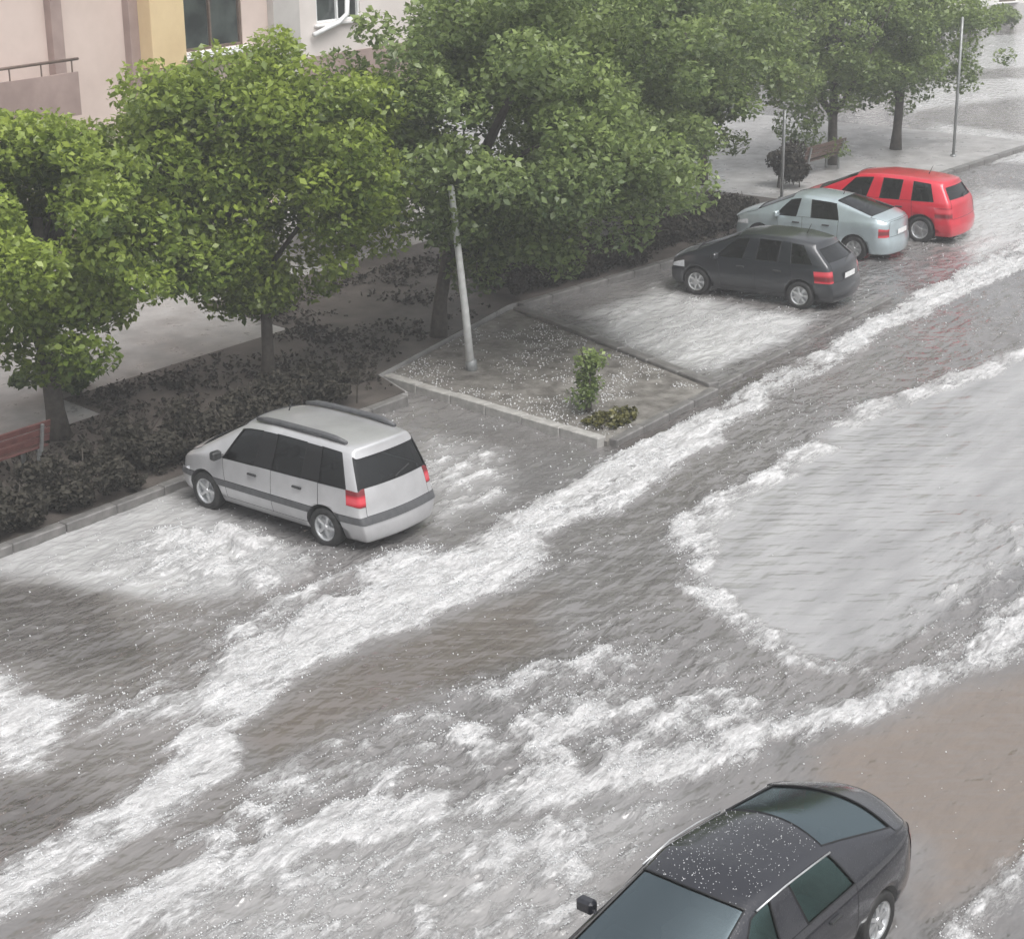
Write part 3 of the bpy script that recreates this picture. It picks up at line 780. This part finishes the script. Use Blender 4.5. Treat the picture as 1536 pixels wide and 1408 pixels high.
SEDAN = dict(L=4.45, hw=.86, wheel_r=.31, axles=(.92, 3.55), ws=7, rw=2, tail=(6,), black_pillars=False,
    st=[(.05, .05, .07, .76, .90, .955, 0, 'd', -.12), (.32, .33, .34, .83, .93, .985, 0, 'd', -.09),
        (.72, .74, .72, .855, .94, 1.0, 0, 'd', -.10), (1.25, 1.20, 1.42, .86, .935, 1.37, .55, 'r', -.06),
        (2.12, 2.14, 2.10, .86, .92, 1.42, .585, 'r', 0), (2.24, 2.26, 2.20, .86, .915, 1.42, .585, 'r', 0),
        (2.3, 2.32, 2.26, .86, .912, 1.42, .585, 'r', 0),
        (3.02, 3.12, 2.55, .86, .90, 1.375, .565, 'r', .1), (3.32, 3.5, 3.62, .855, .89, .945, 0, 'd', .14),
        (3.95, 3.96, 4.0, .84, .83, .86, 0, 'd', .12), (4.3, 4.3, 4.32, .75, .70, .73, 0, 'd', .13)],
    win=(3, 6), pil=(4, 5), doors=((3, 4), (5, 6)), seats=[(s*.36, y) for s in (1, -1) for y in (.1, -.75)], dash=3.2,
    mirror=(3.0, .98), handles=((1.55, .80), (2.5, .79)), plate=(-.10, .72, 0), aerial=(1.6, 1.42), spokes=7)

FAST = dict(SEDAN, L=4.58, tail=(6, 7), crown=.05, film=M['glass_film'], aerial=None, plate=(-.075, .74, 0),
    st=[(.10, .10, .12, .66, .93, .985, 0, 'd', -.16), (.26, .27, .28, .80, .96, 1.035, 0, 'd', -.17),
        (.52, .54, .50, .85, .965, 1.085, 0, 'd', -.16), (1.44, 1.42, 1.64, .865, .945, 1.385, .545, 'r', -.10)]
       + [(a+.29, b+.29, c+.38, w_, zb_+.005, zt, wr2, kd, bw) for a, b, c, w_, zb_, zt, wr2, kd, bw in SEDAN['st'][4:]],
    axles=(.95, 3.82), mirror=(3.30, .95), handles=((1.87, .80), (2.77, .79)), dash=3.5,
    drip=((.61, 1.285, 1.60), (.627, 1.318, 1.97), (.632, 1.335, 2.42), (.618, 1.30, 2.88)))

FASTBACK = dict(FAST, L=4.05, film=None, drip=None, crown=.02, tail=(6,), plate=(-.035, .72, 0), aerial=(1.55, 1.42), axles=(.84, 3.38), mirror=(2.9, .97),
    handles=((1.6, .80), (2.4, .79)), dash=3.1, seats=[(s*.36, y) for s in (1, -1) for y in (.15, -.65)],
    st=[(a*.885, b*.885, c*.885, w_, zb_, zt*1.02, wr2+.01 if wr2 else 0, kd, bw*.7) for a, b, c, w_, zb_, zt, wr2, kd, bw in FAST['st']])

def place(name, spec, paint, rx, ry, t, glass, z=-.02, face=0.0):
    a = t+face; h = spec['L']/2
    return car(name, spec, paint, (rx - math.sin(a)*h, ry + math.cos(a)*h, z), a, glass)
c1 = place('minivan', MPV, M['paint_silver'], 19.93, 17.36, -.034, M['glass'])
tag(c1, 'silver minivan with dark roof rails and grey side mouldings parked nose to the hedge', 'car')
c2 = place('parked_car', dict(HATCH, st=[(a, b, c, w_, zb_*1.05, zt*1.05, wr2+.01 if wr2 else 0, kd, bw) for a, b, c, w_, zb_, zt, wr2, kd, bw in HATCH['st']], aerial=(1.0, 1.52)), M['paint_black'], 36.49, 18.53, .067, M['glass'])
tag(c2, 'black hatchback with round red tail light parked beside the blue-silver car', 'car')
c3 = place('parked_car', FASTBACK, M['paint_blue_silver'], 41.3, 19.6, .05, M['glass'])
tag(c3, 'pale blue-silver car with sloping rear window parked between the black hatchback and the red car', 'car')
c4 = place('parked_car', CROSS, M['paint_red'], 44.05, 19.2, .039, M['glass'])
tag(c4, 'bright red hatchback with tall rear window parked past the blue-silver car', 'car')
c5 = place('moving_car', FAST, M['paint_navy'], 15.50, 7.47, -.04, M['glass_teal'], z=-.03, face=math.pi/2)
tag(c5, 'dark navy car with wet roof out in the flooded lane', 'car')

_c, _f, _root = roofs['moving_car']; _r = np.random.default_rng(4); _pts = []
_ca, _sa = math.cos(_root.rotation_euler[2]), math.sin(_root.rotation_euler[2])
_ar = np.array([np.linalg.norm(np.cross(_c[f[1]]-_c[f[0]], _c[f[-1]]-_c[f[0]])) for f in _f])
for i in _r.choice(len(_f), 420, p=_ar/_ar.sum()):
    q = _c[list(_f[i])]; w4 = _r.dirichlet(np.ones(len(q))); p = (q*w4[:, None]).sum(0)
    _pts.append((_root.location[0]+p[0]*_ca-p[1]*_sa, _root.location[1]+p[0]*_sa+p[1]*_ca, _root.location[2]+p[2]))
hail(np.array(_pts), _r.uniform(.003, .0065, len(_pts)), 'tiny hailstones speckling the navy car roof')

# ------------------------------------------------------------------ trees and shrubs
def leaves(rng, centres, radii, per, size, low=0.0, droop=.2, zmin=.3):
    P = []; T = []; cz = centres[:, 2]; z0, z1 = cz.min(), cz.max()
    for c, r, nL in zip(centres, radii, per):
        d = rng.normal(size=(nL, 3)); d /= np.linalg.norm(d, axis=1)[:, None]
        rad = r*rng.uniform(.25, 1, nL)**.5
        p = c + d*rad[:, None]*np.array([1, 1, .72])
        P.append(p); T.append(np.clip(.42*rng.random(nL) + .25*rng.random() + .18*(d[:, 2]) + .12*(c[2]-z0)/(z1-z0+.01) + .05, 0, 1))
    P = np.concatenate(P); T = np.concatenate(T); n = len(P)
    ok = P[:, 2] > zmin; P = P[ok]; T = T[ok]; n = len(P)
    nrm = rng.normal(size=(n, 3))*.75 + np.array([0, 0, 1.0]); nrm /= np.linalg.norm(nrm, axis=1)[:, None]
    ax = rng.normal(size=(n, 3)); ax -= nrm*(ax*nrm).sum(1)[:, None]; ax /= np.linalg.norm(ax, axis=1)[:, None]
    ay = np.cross(nrm, ax); s = size*rng.uniform(.45, 1.6, n)[:, None]
    a = P - ax*s*.5; b = P + ay*s*.32 + nrm*s*.06; c2 = P + ax*s*.55 - nrm*s*droop; d2 = P - ay*s*.32 + nrm*s*.06
    V = np.stack([a, b, c2, d2], 1).reshape(-1, 3)
    F = np.arange(n*4).reshape(n, 4)
    return V, F, np.repeat(T, 4)
def tree(name, label, loc, h, rx, ry, zlow, seed, nleaf, leafmat, size=.115, trunk_r=.14, group=None, lean=(0, 0), rz=0.0):
    rng = np.random.default_rng(seed); root = empty(name, loc)
    zc = (h+zlow)/2; rzz = (h-zlow)/2
    nc = int(46*rx*ry/4 + 24)
    d = rng.normal(size=(nc, 3)); d /= np.linalg.norm(d, axis=1)[:, None]
    rr = rng.uniform(.30, 1, nc)**.55
    lump = 1 + .20*np.sin(d[:, 0]*4+seed) + .16*np.sin(d[:, 1]*5+seed*2) + .13*np.sin(d[:, 2]*6+seed*.7)
    cen = d*rr[:, None]*lump[:, None]*np.array([rx*.86, ry*.86, rzz*.88]) + np.array([lean[0], lean[1], zc])
    cen[:, 2] = np.minimum(cen[:, 2], h-.75)
    rad = rng.uniform(.42, .95, nc)*(.55+.25*min(rx, ry)/2)
    wgt = rad**2; per = np.maximum(20, (nleaf*wgt/wgt.sum()).astype(int))
    V, F, T = leaves(rng, cen, rad, per, size, zmin=zlow*.75)
    np_mesh('crown', V, F, leafmat, root, attrs={'tint': T})
    t = MB(); top = zlow + (h-zlow)*.55
    n = 7; pts = []
    for i in range(n):
        q = i/(n-1); pts.append((lean[0]*q*q + .05*math.sin(q*5+seed), lean[1]*q*q + .05*math.cos(q*4+seed), -.15 + (top+.15)*q))
    t.tube(pts, [trunk_r*(1.35 if i == 0 else 1.0-.55*i/(n-1)) for i in range(n)], 9)
    t.build('trunk', M['bark'], root, True)
    rnd = random.Random(seed)
    for b in range(9):
        q = rnd.uniform(.45, .95); i = min(n-2, int(q*(n-1))); p0 = Vector(pts[i])
        e = Vector(cen[rnd.randrange(nc)]); mid = p0.lerp(e, .5) + Vector((rnd.uniform(-.2, .2), rnd.uniform(-.2, .2), .1))
        MB().tube([p0, mid, e], [trunk_r*.45, trunk_r*.28, trunk_r*.1], 6).build('limb', M['bark'], root, True)
    root.rotation_euler[2] = rz
    return tag(root, label, 'tree', group)
G_T = 'street trees behind the parking bays'
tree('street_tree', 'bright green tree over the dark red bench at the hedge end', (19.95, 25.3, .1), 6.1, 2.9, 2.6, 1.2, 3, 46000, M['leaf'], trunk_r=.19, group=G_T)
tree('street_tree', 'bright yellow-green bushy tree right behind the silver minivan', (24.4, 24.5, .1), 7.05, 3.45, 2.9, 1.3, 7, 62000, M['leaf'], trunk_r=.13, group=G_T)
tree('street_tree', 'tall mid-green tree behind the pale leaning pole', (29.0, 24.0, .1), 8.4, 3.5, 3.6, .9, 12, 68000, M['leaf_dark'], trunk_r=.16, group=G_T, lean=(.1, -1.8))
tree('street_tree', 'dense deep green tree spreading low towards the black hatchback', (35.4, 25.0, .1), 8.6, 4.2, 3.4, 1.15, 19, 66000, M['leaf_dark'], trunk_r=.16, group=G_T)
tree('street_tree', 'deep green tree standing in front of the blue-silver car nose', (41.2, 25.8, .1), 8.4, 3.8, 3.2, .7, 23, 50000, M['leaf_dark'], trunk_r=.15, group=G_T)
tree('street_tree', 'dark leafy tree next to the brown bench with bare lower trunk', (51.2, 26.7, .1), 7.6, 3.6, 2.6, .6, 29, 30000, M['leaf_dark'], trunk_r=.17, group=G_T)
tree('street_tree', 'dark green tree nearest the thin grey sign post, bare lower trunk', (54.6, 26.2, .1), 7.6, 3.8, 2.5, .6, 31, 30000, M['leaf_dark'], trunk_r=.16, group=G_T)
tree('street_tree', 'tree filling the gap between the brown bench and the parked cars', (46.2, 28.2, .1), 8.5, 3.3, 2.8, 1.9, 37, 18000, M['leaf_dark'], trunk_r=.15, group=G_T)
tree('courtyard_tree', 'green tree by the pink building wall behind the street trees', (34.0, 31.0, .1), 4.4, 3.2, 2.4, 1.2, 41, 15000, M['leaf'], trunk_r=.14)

def shrub(name, label, cat, loc, sx, sy, h, seed, nleaf, mat, size=.12, rz=0.0, group=None):
    rng = np.random.default_rng(seed); root = empty(name, loc, rz)
    nc = max(8 if sx > .5 else 26, int(sx*sy*(14 if h > .3 else 60)))
    cen = np.stack([rng.uniform(-sx/2, sx/2, nc), rng.uniform(-sy/2, sy/2, nc), rng.uniform(.2*h, .78*h, nc)], 1)
    rad = rng.uniform(.18, .36, nc)*(min(1.2, max(.4, h*1.2)) if sx > .5 else .75)
    per = np.full(nc, max(10, nleaf//nc))
    V, F, T = leaves(rng, cen, rad, per, size, zmin=.02)
    np_mesh('foliage', V, F, mat, root, attrs={'tint': T})
    rnd = random.Random(seed)
    for i in range(max(4, min(26, int(sx*4)))):
        x, y = rnd.uniform(-sx/2, sx/2), rnd.uniform(-sy/2, sy/2)
        MB().tube([(x, y, -.1), (x+rnd.uniform(-.1, .1), y+rnd.uniform(-.1, .1), h*.5), (x+rnd.uniform(-.25, .25), y+rnd.uniform(-.2, .2), h*.9)], [.02, .014, .006], 5).build('stem', M['bark'], root)
    return tag(root, label, cat, group)
sheet('bed_and_shade', [(10, 22.04), (25.55, 22.04), (26.12, 23.22), (31.88, 24.42), (38, 23.92), (45.5, 23.66), (45.5, 30), (28, 30), (27.6, 27.0), (21.5, 27.0), (21.3, 25.7), (10, 25.7)], .115, M['bed'], .1)  # soil bed drawn wide and dark to paint in the shade under the trees
shrub('hedge', 'brown leafy hedge along the kerb below the dark red bench', 'hedge', (16.4, 22.75, .12), 5.0, 1.5, .62, 51, 15000, M['leaf_brown'], .08)
shrub('hedge', 'brown leafy hedge in front of the silver minivan nose', 'hedge', (22.0, 23.0, .12), 5.2, 1.5, .66, 53, 16000, M['leaf_brown'], .08)
shrub('hedge', 'brown hedge between the planting bed and the black hatchback', 'hedge', (34.6, 25.0, .12), 4.6, 1.6, .66, 55, 14000, M['leaf_brown'], .08, rz=-.06)
shrub('hedge', 'dark brown hedge ahead of the blue-silver car', 'hedge', (40.6, 25.0, .12), 5.0, 1.4, .7, 57, 11000, M['leaf_brown'], .09, rz=-.03)
shrub('bush', 'small upright dark green bush in the muddy planting bed', 'bush', (26.6, 18.6, .07), .36, .32, 1.35, 61, 1300, M['leaf_dark'], .075)
shrub('grass_clump', 'low yellow-olive weed clump at the planting bed corner', 'plant', (26.45, 17.95, .07), 1.1, .6, .13, 63, 1100, M['leaf_olive'], .08)
shrub('bush', 'dark brown-green bush beside the brown bench', 'bush', (47.4, 26.0, .12), 1.0, .8, 1.4, 67, 2200, M['leaf_brown'], .11)
shrub('bush', 'grey-green bush under the bright tree on the wet path', 'bush', (21.6, 27.2, .12), 1.3, .9, .8, 69, 2000, M['leaf_dark'], .13)

def ground_cover(n=16000):
    rng = np.random.default_rng(91)
    x = rng.uniform(12, 44, n); y = rng.uniform(22.2, 29, n)
    front = np.interp(x, [12, 25.5, 26.1, 31.9, 38, 45], [22.2, 22.2, 23.4, 24.6, 24.1, 23.8])
    back = np.interp(x, [12, 21.3, 21.5, 27.6, 28, 45], [25.5, 25.5, 26.8, 26.8, 29.5, 29.5])
    ok = (y > front) & (y < back) & (fbm(x*.8, y*.8, 15, 3) > rng.uniform(.3, .65, n)); x = x[ok]; y = y[ok]; n = len(x)
    cen = np.stack([x, y, np.full(n, .16)], 1)
    V, F, T = leaves(rng, cen, np.full(n, .09), np.full(n, 3), .085, zmin=.12)
    tag(np_mesh('ground_cover', V, F, M['leaf_brown'], attrs={'tint': T}), 'dark wet ground cover and leaf litter under the trees', 'ground cover', kind='stuff')
ground_cover()

# ------------------------------------------------------------------ street furniture
def lamp_post():
    o = empty('leaning_pole', (27.52, 22.0, .05))
    MB().tube([(0, 0, -.2), (-.16, 0, 1.2), (-.52, 0, 3.7), (-.53, 0, 3.75)], [.085, .075, .06, .05], 12).build('shaft', M['pale_pole'], o, True)
    MB().tube([(0, 0, -.1), (-.02, 0, .22), (-.03, 0, .25)], [.12, .115, .08], 12).build('base_sleeve', M['grey_metal'], o, True)
    return tag(o, 'pale slim pole leaning out of the muddy planting bed', 'pole')
lamp_post()
def sign_post(loc, h, label):
    o = empty('sign_post', loc)
    MB().tube([(0, 0, -.2), (0, 0, h)], .045, 10).build('post', M['grey_metal'], o, True)
    MB().tube([(0, 0, -.05), (0, 0, .06)], .09, 10).build('foot', M['grey_metal'], o, True)
    MB().lathe([(.045, h), (.03, h+.03), (.001, h+.035)], 'Z', 10).build('cap', M['grey_metal'], o, True)
    return tag(o, label, 'post')
sign_post((54.4, 24.2, .1), 4.2, 'thin grey post standing on the pale pavement past the red car')
sign_post((45.6, 25.3, .1), 2.6, 'slim pale grey post between the parked cars and the brown bench')
def bench(loc, rz, wood, label, L=1.7):
    o = empty('bench', loc, rz)
    for q in range(4): MB().box((0, -.21+.13*q, .45), (L, .11, .035)).build('seat_slat', wood, o, bevel=.006)
    for q in range(3): MB().box((0, .27+.03*q, .60+.13*q), (L, .03, .11), rx=-.2).build('back_slat', wood, o, bevel=.006)
    for s in (-1, 1):
        b = MB(); x = s*(L/2-.2)
        b.box((x, -.2, .21), (.06, .06, .43)); b.box((x, .22, .21), (.06, .06, .43)); b.box((x, .0, .405), (.06, .46, .05)); b.box((x, .335, .64), (.05, .04, .5), rx=-.2)
        b.build('leg_frame', M['grey_metal'], o)
    return tag(o, label, 'bench')
bench((17.6, 24.2, .13), math.pi, M['wood_red'], 'dark red slatted bench behind the brown hedge', 2.2)
bench((49.6, 26.4, .12), math.pi*.98, M['wood_brown'], 'dark brown slatted bench beside a bare tree trunk', 2.2)

# ------------------------------------------------------------------ buildings
FY = 36.0
def window(par, x0, x1, z0, z1, frame, y=FY, mull=1, curtain=True):
    w_ = MB(); t = .07; yc = y-.02
    w_.box(((x0+x1)/2, yc, z0+t/2), (x1-x0, .1, t)); w_.box(((x0+x1)/2, yc, z1-t/2), (x1-x0, .1, t))
    w_.box((x0+t/2, yc, (z0+z1)/2), (t, .1, z1-z0-2*t)); w_.box((x1-t/2, yc, (z0+z1)/2), (t, .1, z1-z0-2*t))
    for q in range(mull):
        w_.box((x0+(x1-x0)*(q+1)/(mull+1), yc, (z0+z1)/2), (.06, .09, z1-z0-2*t))
    wo_ = w_.build('window', frame, par, bevel=.008)
    n = mull+1; l = (x1-x0)/n
    for q in range(n):
        MB().box((x0+l*(q+.5), y+.025, (z0+z1)/2), (l-.08, .02, z1-z0-.12)).build('pane', M['pane'], wo_)
    MB().box(((x0+x1)/2, y-.10, z0-.04), (x1-x0+.24, .24, .06)).build('sill', M['wall_white'], wo_, bevel=.01)
    return wo_
B = empty('apartment_building', (0, 0, .1))
X0, X1, ZT = 14.0, 43.0, 12.0
holes = []
def wall_with_holes(name, x0, x1, z0, z1, holes, mat, par, y=FY, th=.3):
    xs = sorted({x0, x1, *[v for h in holes for v in h[:2]]}); zs = sorted({z0, z1, *[v for h in holes for v in h[2:]]})
    b = MB()
    for a, c in zip(xs[:-1], xs[1:]):
        run = None
        for e, f in zip(zs[:-1], zs[1:]):
            hole = any(a >= h[0]-1e-6 and c <= h[1]+1e-6 and e >= h[2]-1e-6 and f <= h[3]+1e-6 for h in holes)
            if hole:
                if run: b.box(((a+c)/2, y+th/2, (run[0]+run[1])/2), (c-a, th, run[1]-run[0])); run = None
            else: run = (run[0], f) if run else (e, f)
        if run: b.box(((a+c)/2, y+th/2, (run[0]+run[1])/2), (c-a, th, run[1]-run[0]))
    return b.build(name, mat, par)
h1 = [(33.45, 35.65, 4.55, 6.25), (19, 21, 4.55, 6.2), (33.45, 35.65, 1.2, 2.9), (28.9, 30.6, 1.2, 2.9), (22, 24, 1.2, 2.9), (33.45, 35.65, 7.9, 9.6), (22, 24, 7.9, 9.6)]
h2 = [(38.5, 40.3, 4.8, 6.4), (38.5, 40.3, 1.2, 2.9), (38.5, 40.3, 7.9, 9.6)]
wall_with_holes('wall', X0, 37.1, -.3, ZT, h1, M['wall_pink'], B)
wall_with_holes('wall', 37.1, X1, 3.95, ZT, h2[:1]+h2[2:], M['wall_pale'], B)
wall_with_holes('base_course', 37.1, X1, -.3, 3.95, h2[1:2], M['wall_brown'], B, FY-.03, .33)
for h in h1+h2: window(B, *h, M['frame_brown'] if h[0] < 37 else M['frame_white'], y=FY+.10, mull=1 if h[1]-h[0] > 1.9 else 1)
MB().box(((X0+X1)/2, FY+6.3, ZT/2-.2), (X1-X0-.02, 11.98, ZT)).build('inner_block', M['wall_grey'], B)
MB().box(((X0+X1)/2, FY+6.0, ZT+.1), (X1-X0+.6, 13, .25)).build('roof', M['wall_grey'], B)
for x, wd, mt in ((29.35, .34, 'wall_brown'), (31.72, .30, 'wall_brown'), (37.1, 1.0, 'wall_grey'), (25.0, .34, 'wall_brown')):
    MB().box((x, FY-.12, ZT/2-.15), (wd, .24, ZT-.3)).build('pilaster', M[mt], B, bevel=.01)
bay = MB().box((32.42, FY-.35, 7.4), (1.12, .7, 6.1)).build('balcony_block', M['wall_yellow'], B, bevel=.02)
MB().box((32.42, FY-.35, 4.28), (1.2, .74, .12)).build('balcony_slab', M['wall_brown'], bay)
bal = MB().box((27.1, FY-.6, 3.75), (3.9, 1.2, .18)).build('balcony_slab', M['wall_brown'], B)
MB().box((27.1, FY-1.17, 4.25), (3.9, .06, .82)).build('parapet', M['wall_brown'], bal)
MB().tube([(25.1, FY-1.17, 4.95), (29.1, FY-1.17, 4.95)], .035, 8).build('handrail', M['frame_brown'], bal, True)
for q in range(5): MB().tube([(25.3+.9*q, FY-1.17, 4.66), (25.3+.9*q, FY-1.17, 4.95)], .02, 6).build('baluster', M['frame_brown'], bal)
# white awning-like drip shelf and curtain seen at the two windows
MB().box((34.55, FY-.22, 4.44), (2.7, .40, .05)).build('window_shelf', M['frame_white'], B)
for cx in (33.95, 34.9): MB().box((cx, FY+.145, 5.4), (.34, .015, 1.5)).build('curtain', M['curtain'], B)
tube = MB().tube([(38.2, FY-.15, 4.55), (39.2, FY-.18, 4.8), (39.55, FY-.18, 5.0), (39.62, FY-.16, 5.6)], .07, 8).build('white_pipe', M['frame_white'], B, True)
tag(B, 'pink rendered apartment building with yellow balcony block and brown pilasters', 'building')

W2 = empty('white_house', (97.5, 43.5, 0), -.45)
hs2 = [(-5.2, -4.0, .1, 2.6), (-2.6, -1.4, .1, 2.6), (0, 1.2, .1, 2.6), (2.6, 3.8, .1, 2.6), (-4.6, -3.4, 4.0, 5.6), (-1, .2, 4.0, 5.6), (2.4, 3.6, 4.0, 5.6)]
wall_with_holes('wall', -7, 7, -.3, 7, hs2, M['wall_white'], W2, y=0)
for h in hs2: window(W2, *h, M['frame_brown'], y=.1)
MB().box((0, 4.4, 3.4), (13.9, 8.0, 7.0)).build('inner_block', M['wall_grey'], W2)
rb = MB(); rb.v = [(-7.4, -.5, 7), (7.4, -.5, 7), (7.4, 9, 7), (-7.4, 9, 7), (-7.4, 4.2, 9.2), (7.4, 4.2, 9.2)]; rb.f = [(0, 1, 5, 4), (2, 3, 4, 5), (0, 4, 3), (1, 2, 5), (0, 3, 2, 1)]
rb.build('roof', M['roof_tile'], W2)
tag(W2, 'white two-storey house with dark doorways at the far crossing', 'building')
shrub('hedge', 'dark clipped hedge in front of the white house', 'hedge', (86, 38.2, 0), 7.0, 1.2, 1.2, 71, 5000, M['leaf_dark'], .2, rz=-.3)

# ------------------------------------------------------------------ rain haze
hz = MB().box((120, 60, 6.5), (640, 480, 16.5)).build('haze', M['asphalt'])
hz.data.materials.clear()
hm = bpy.data.materials.new('rain_haze'); hm.use_nodes = True; hn = hm.node_tree.nodes; hn.clear()
ho = hn.new('ShaderNodeOutputMaterial'); pv = hn.new('ShaderNodeVolumePrincipled')
pv.inputs['Color'].default_value = (.92, .93, .94, 1); pv.inputs['Density'].default_value = .0028; pv.inputs['Anisotropy'].default_value = .2
hm.node_tree.links.new(pv.outputs[0], ho.inputs['Volume'])
hz.data.materials.append(hm); tag(hz, kind='stuff')
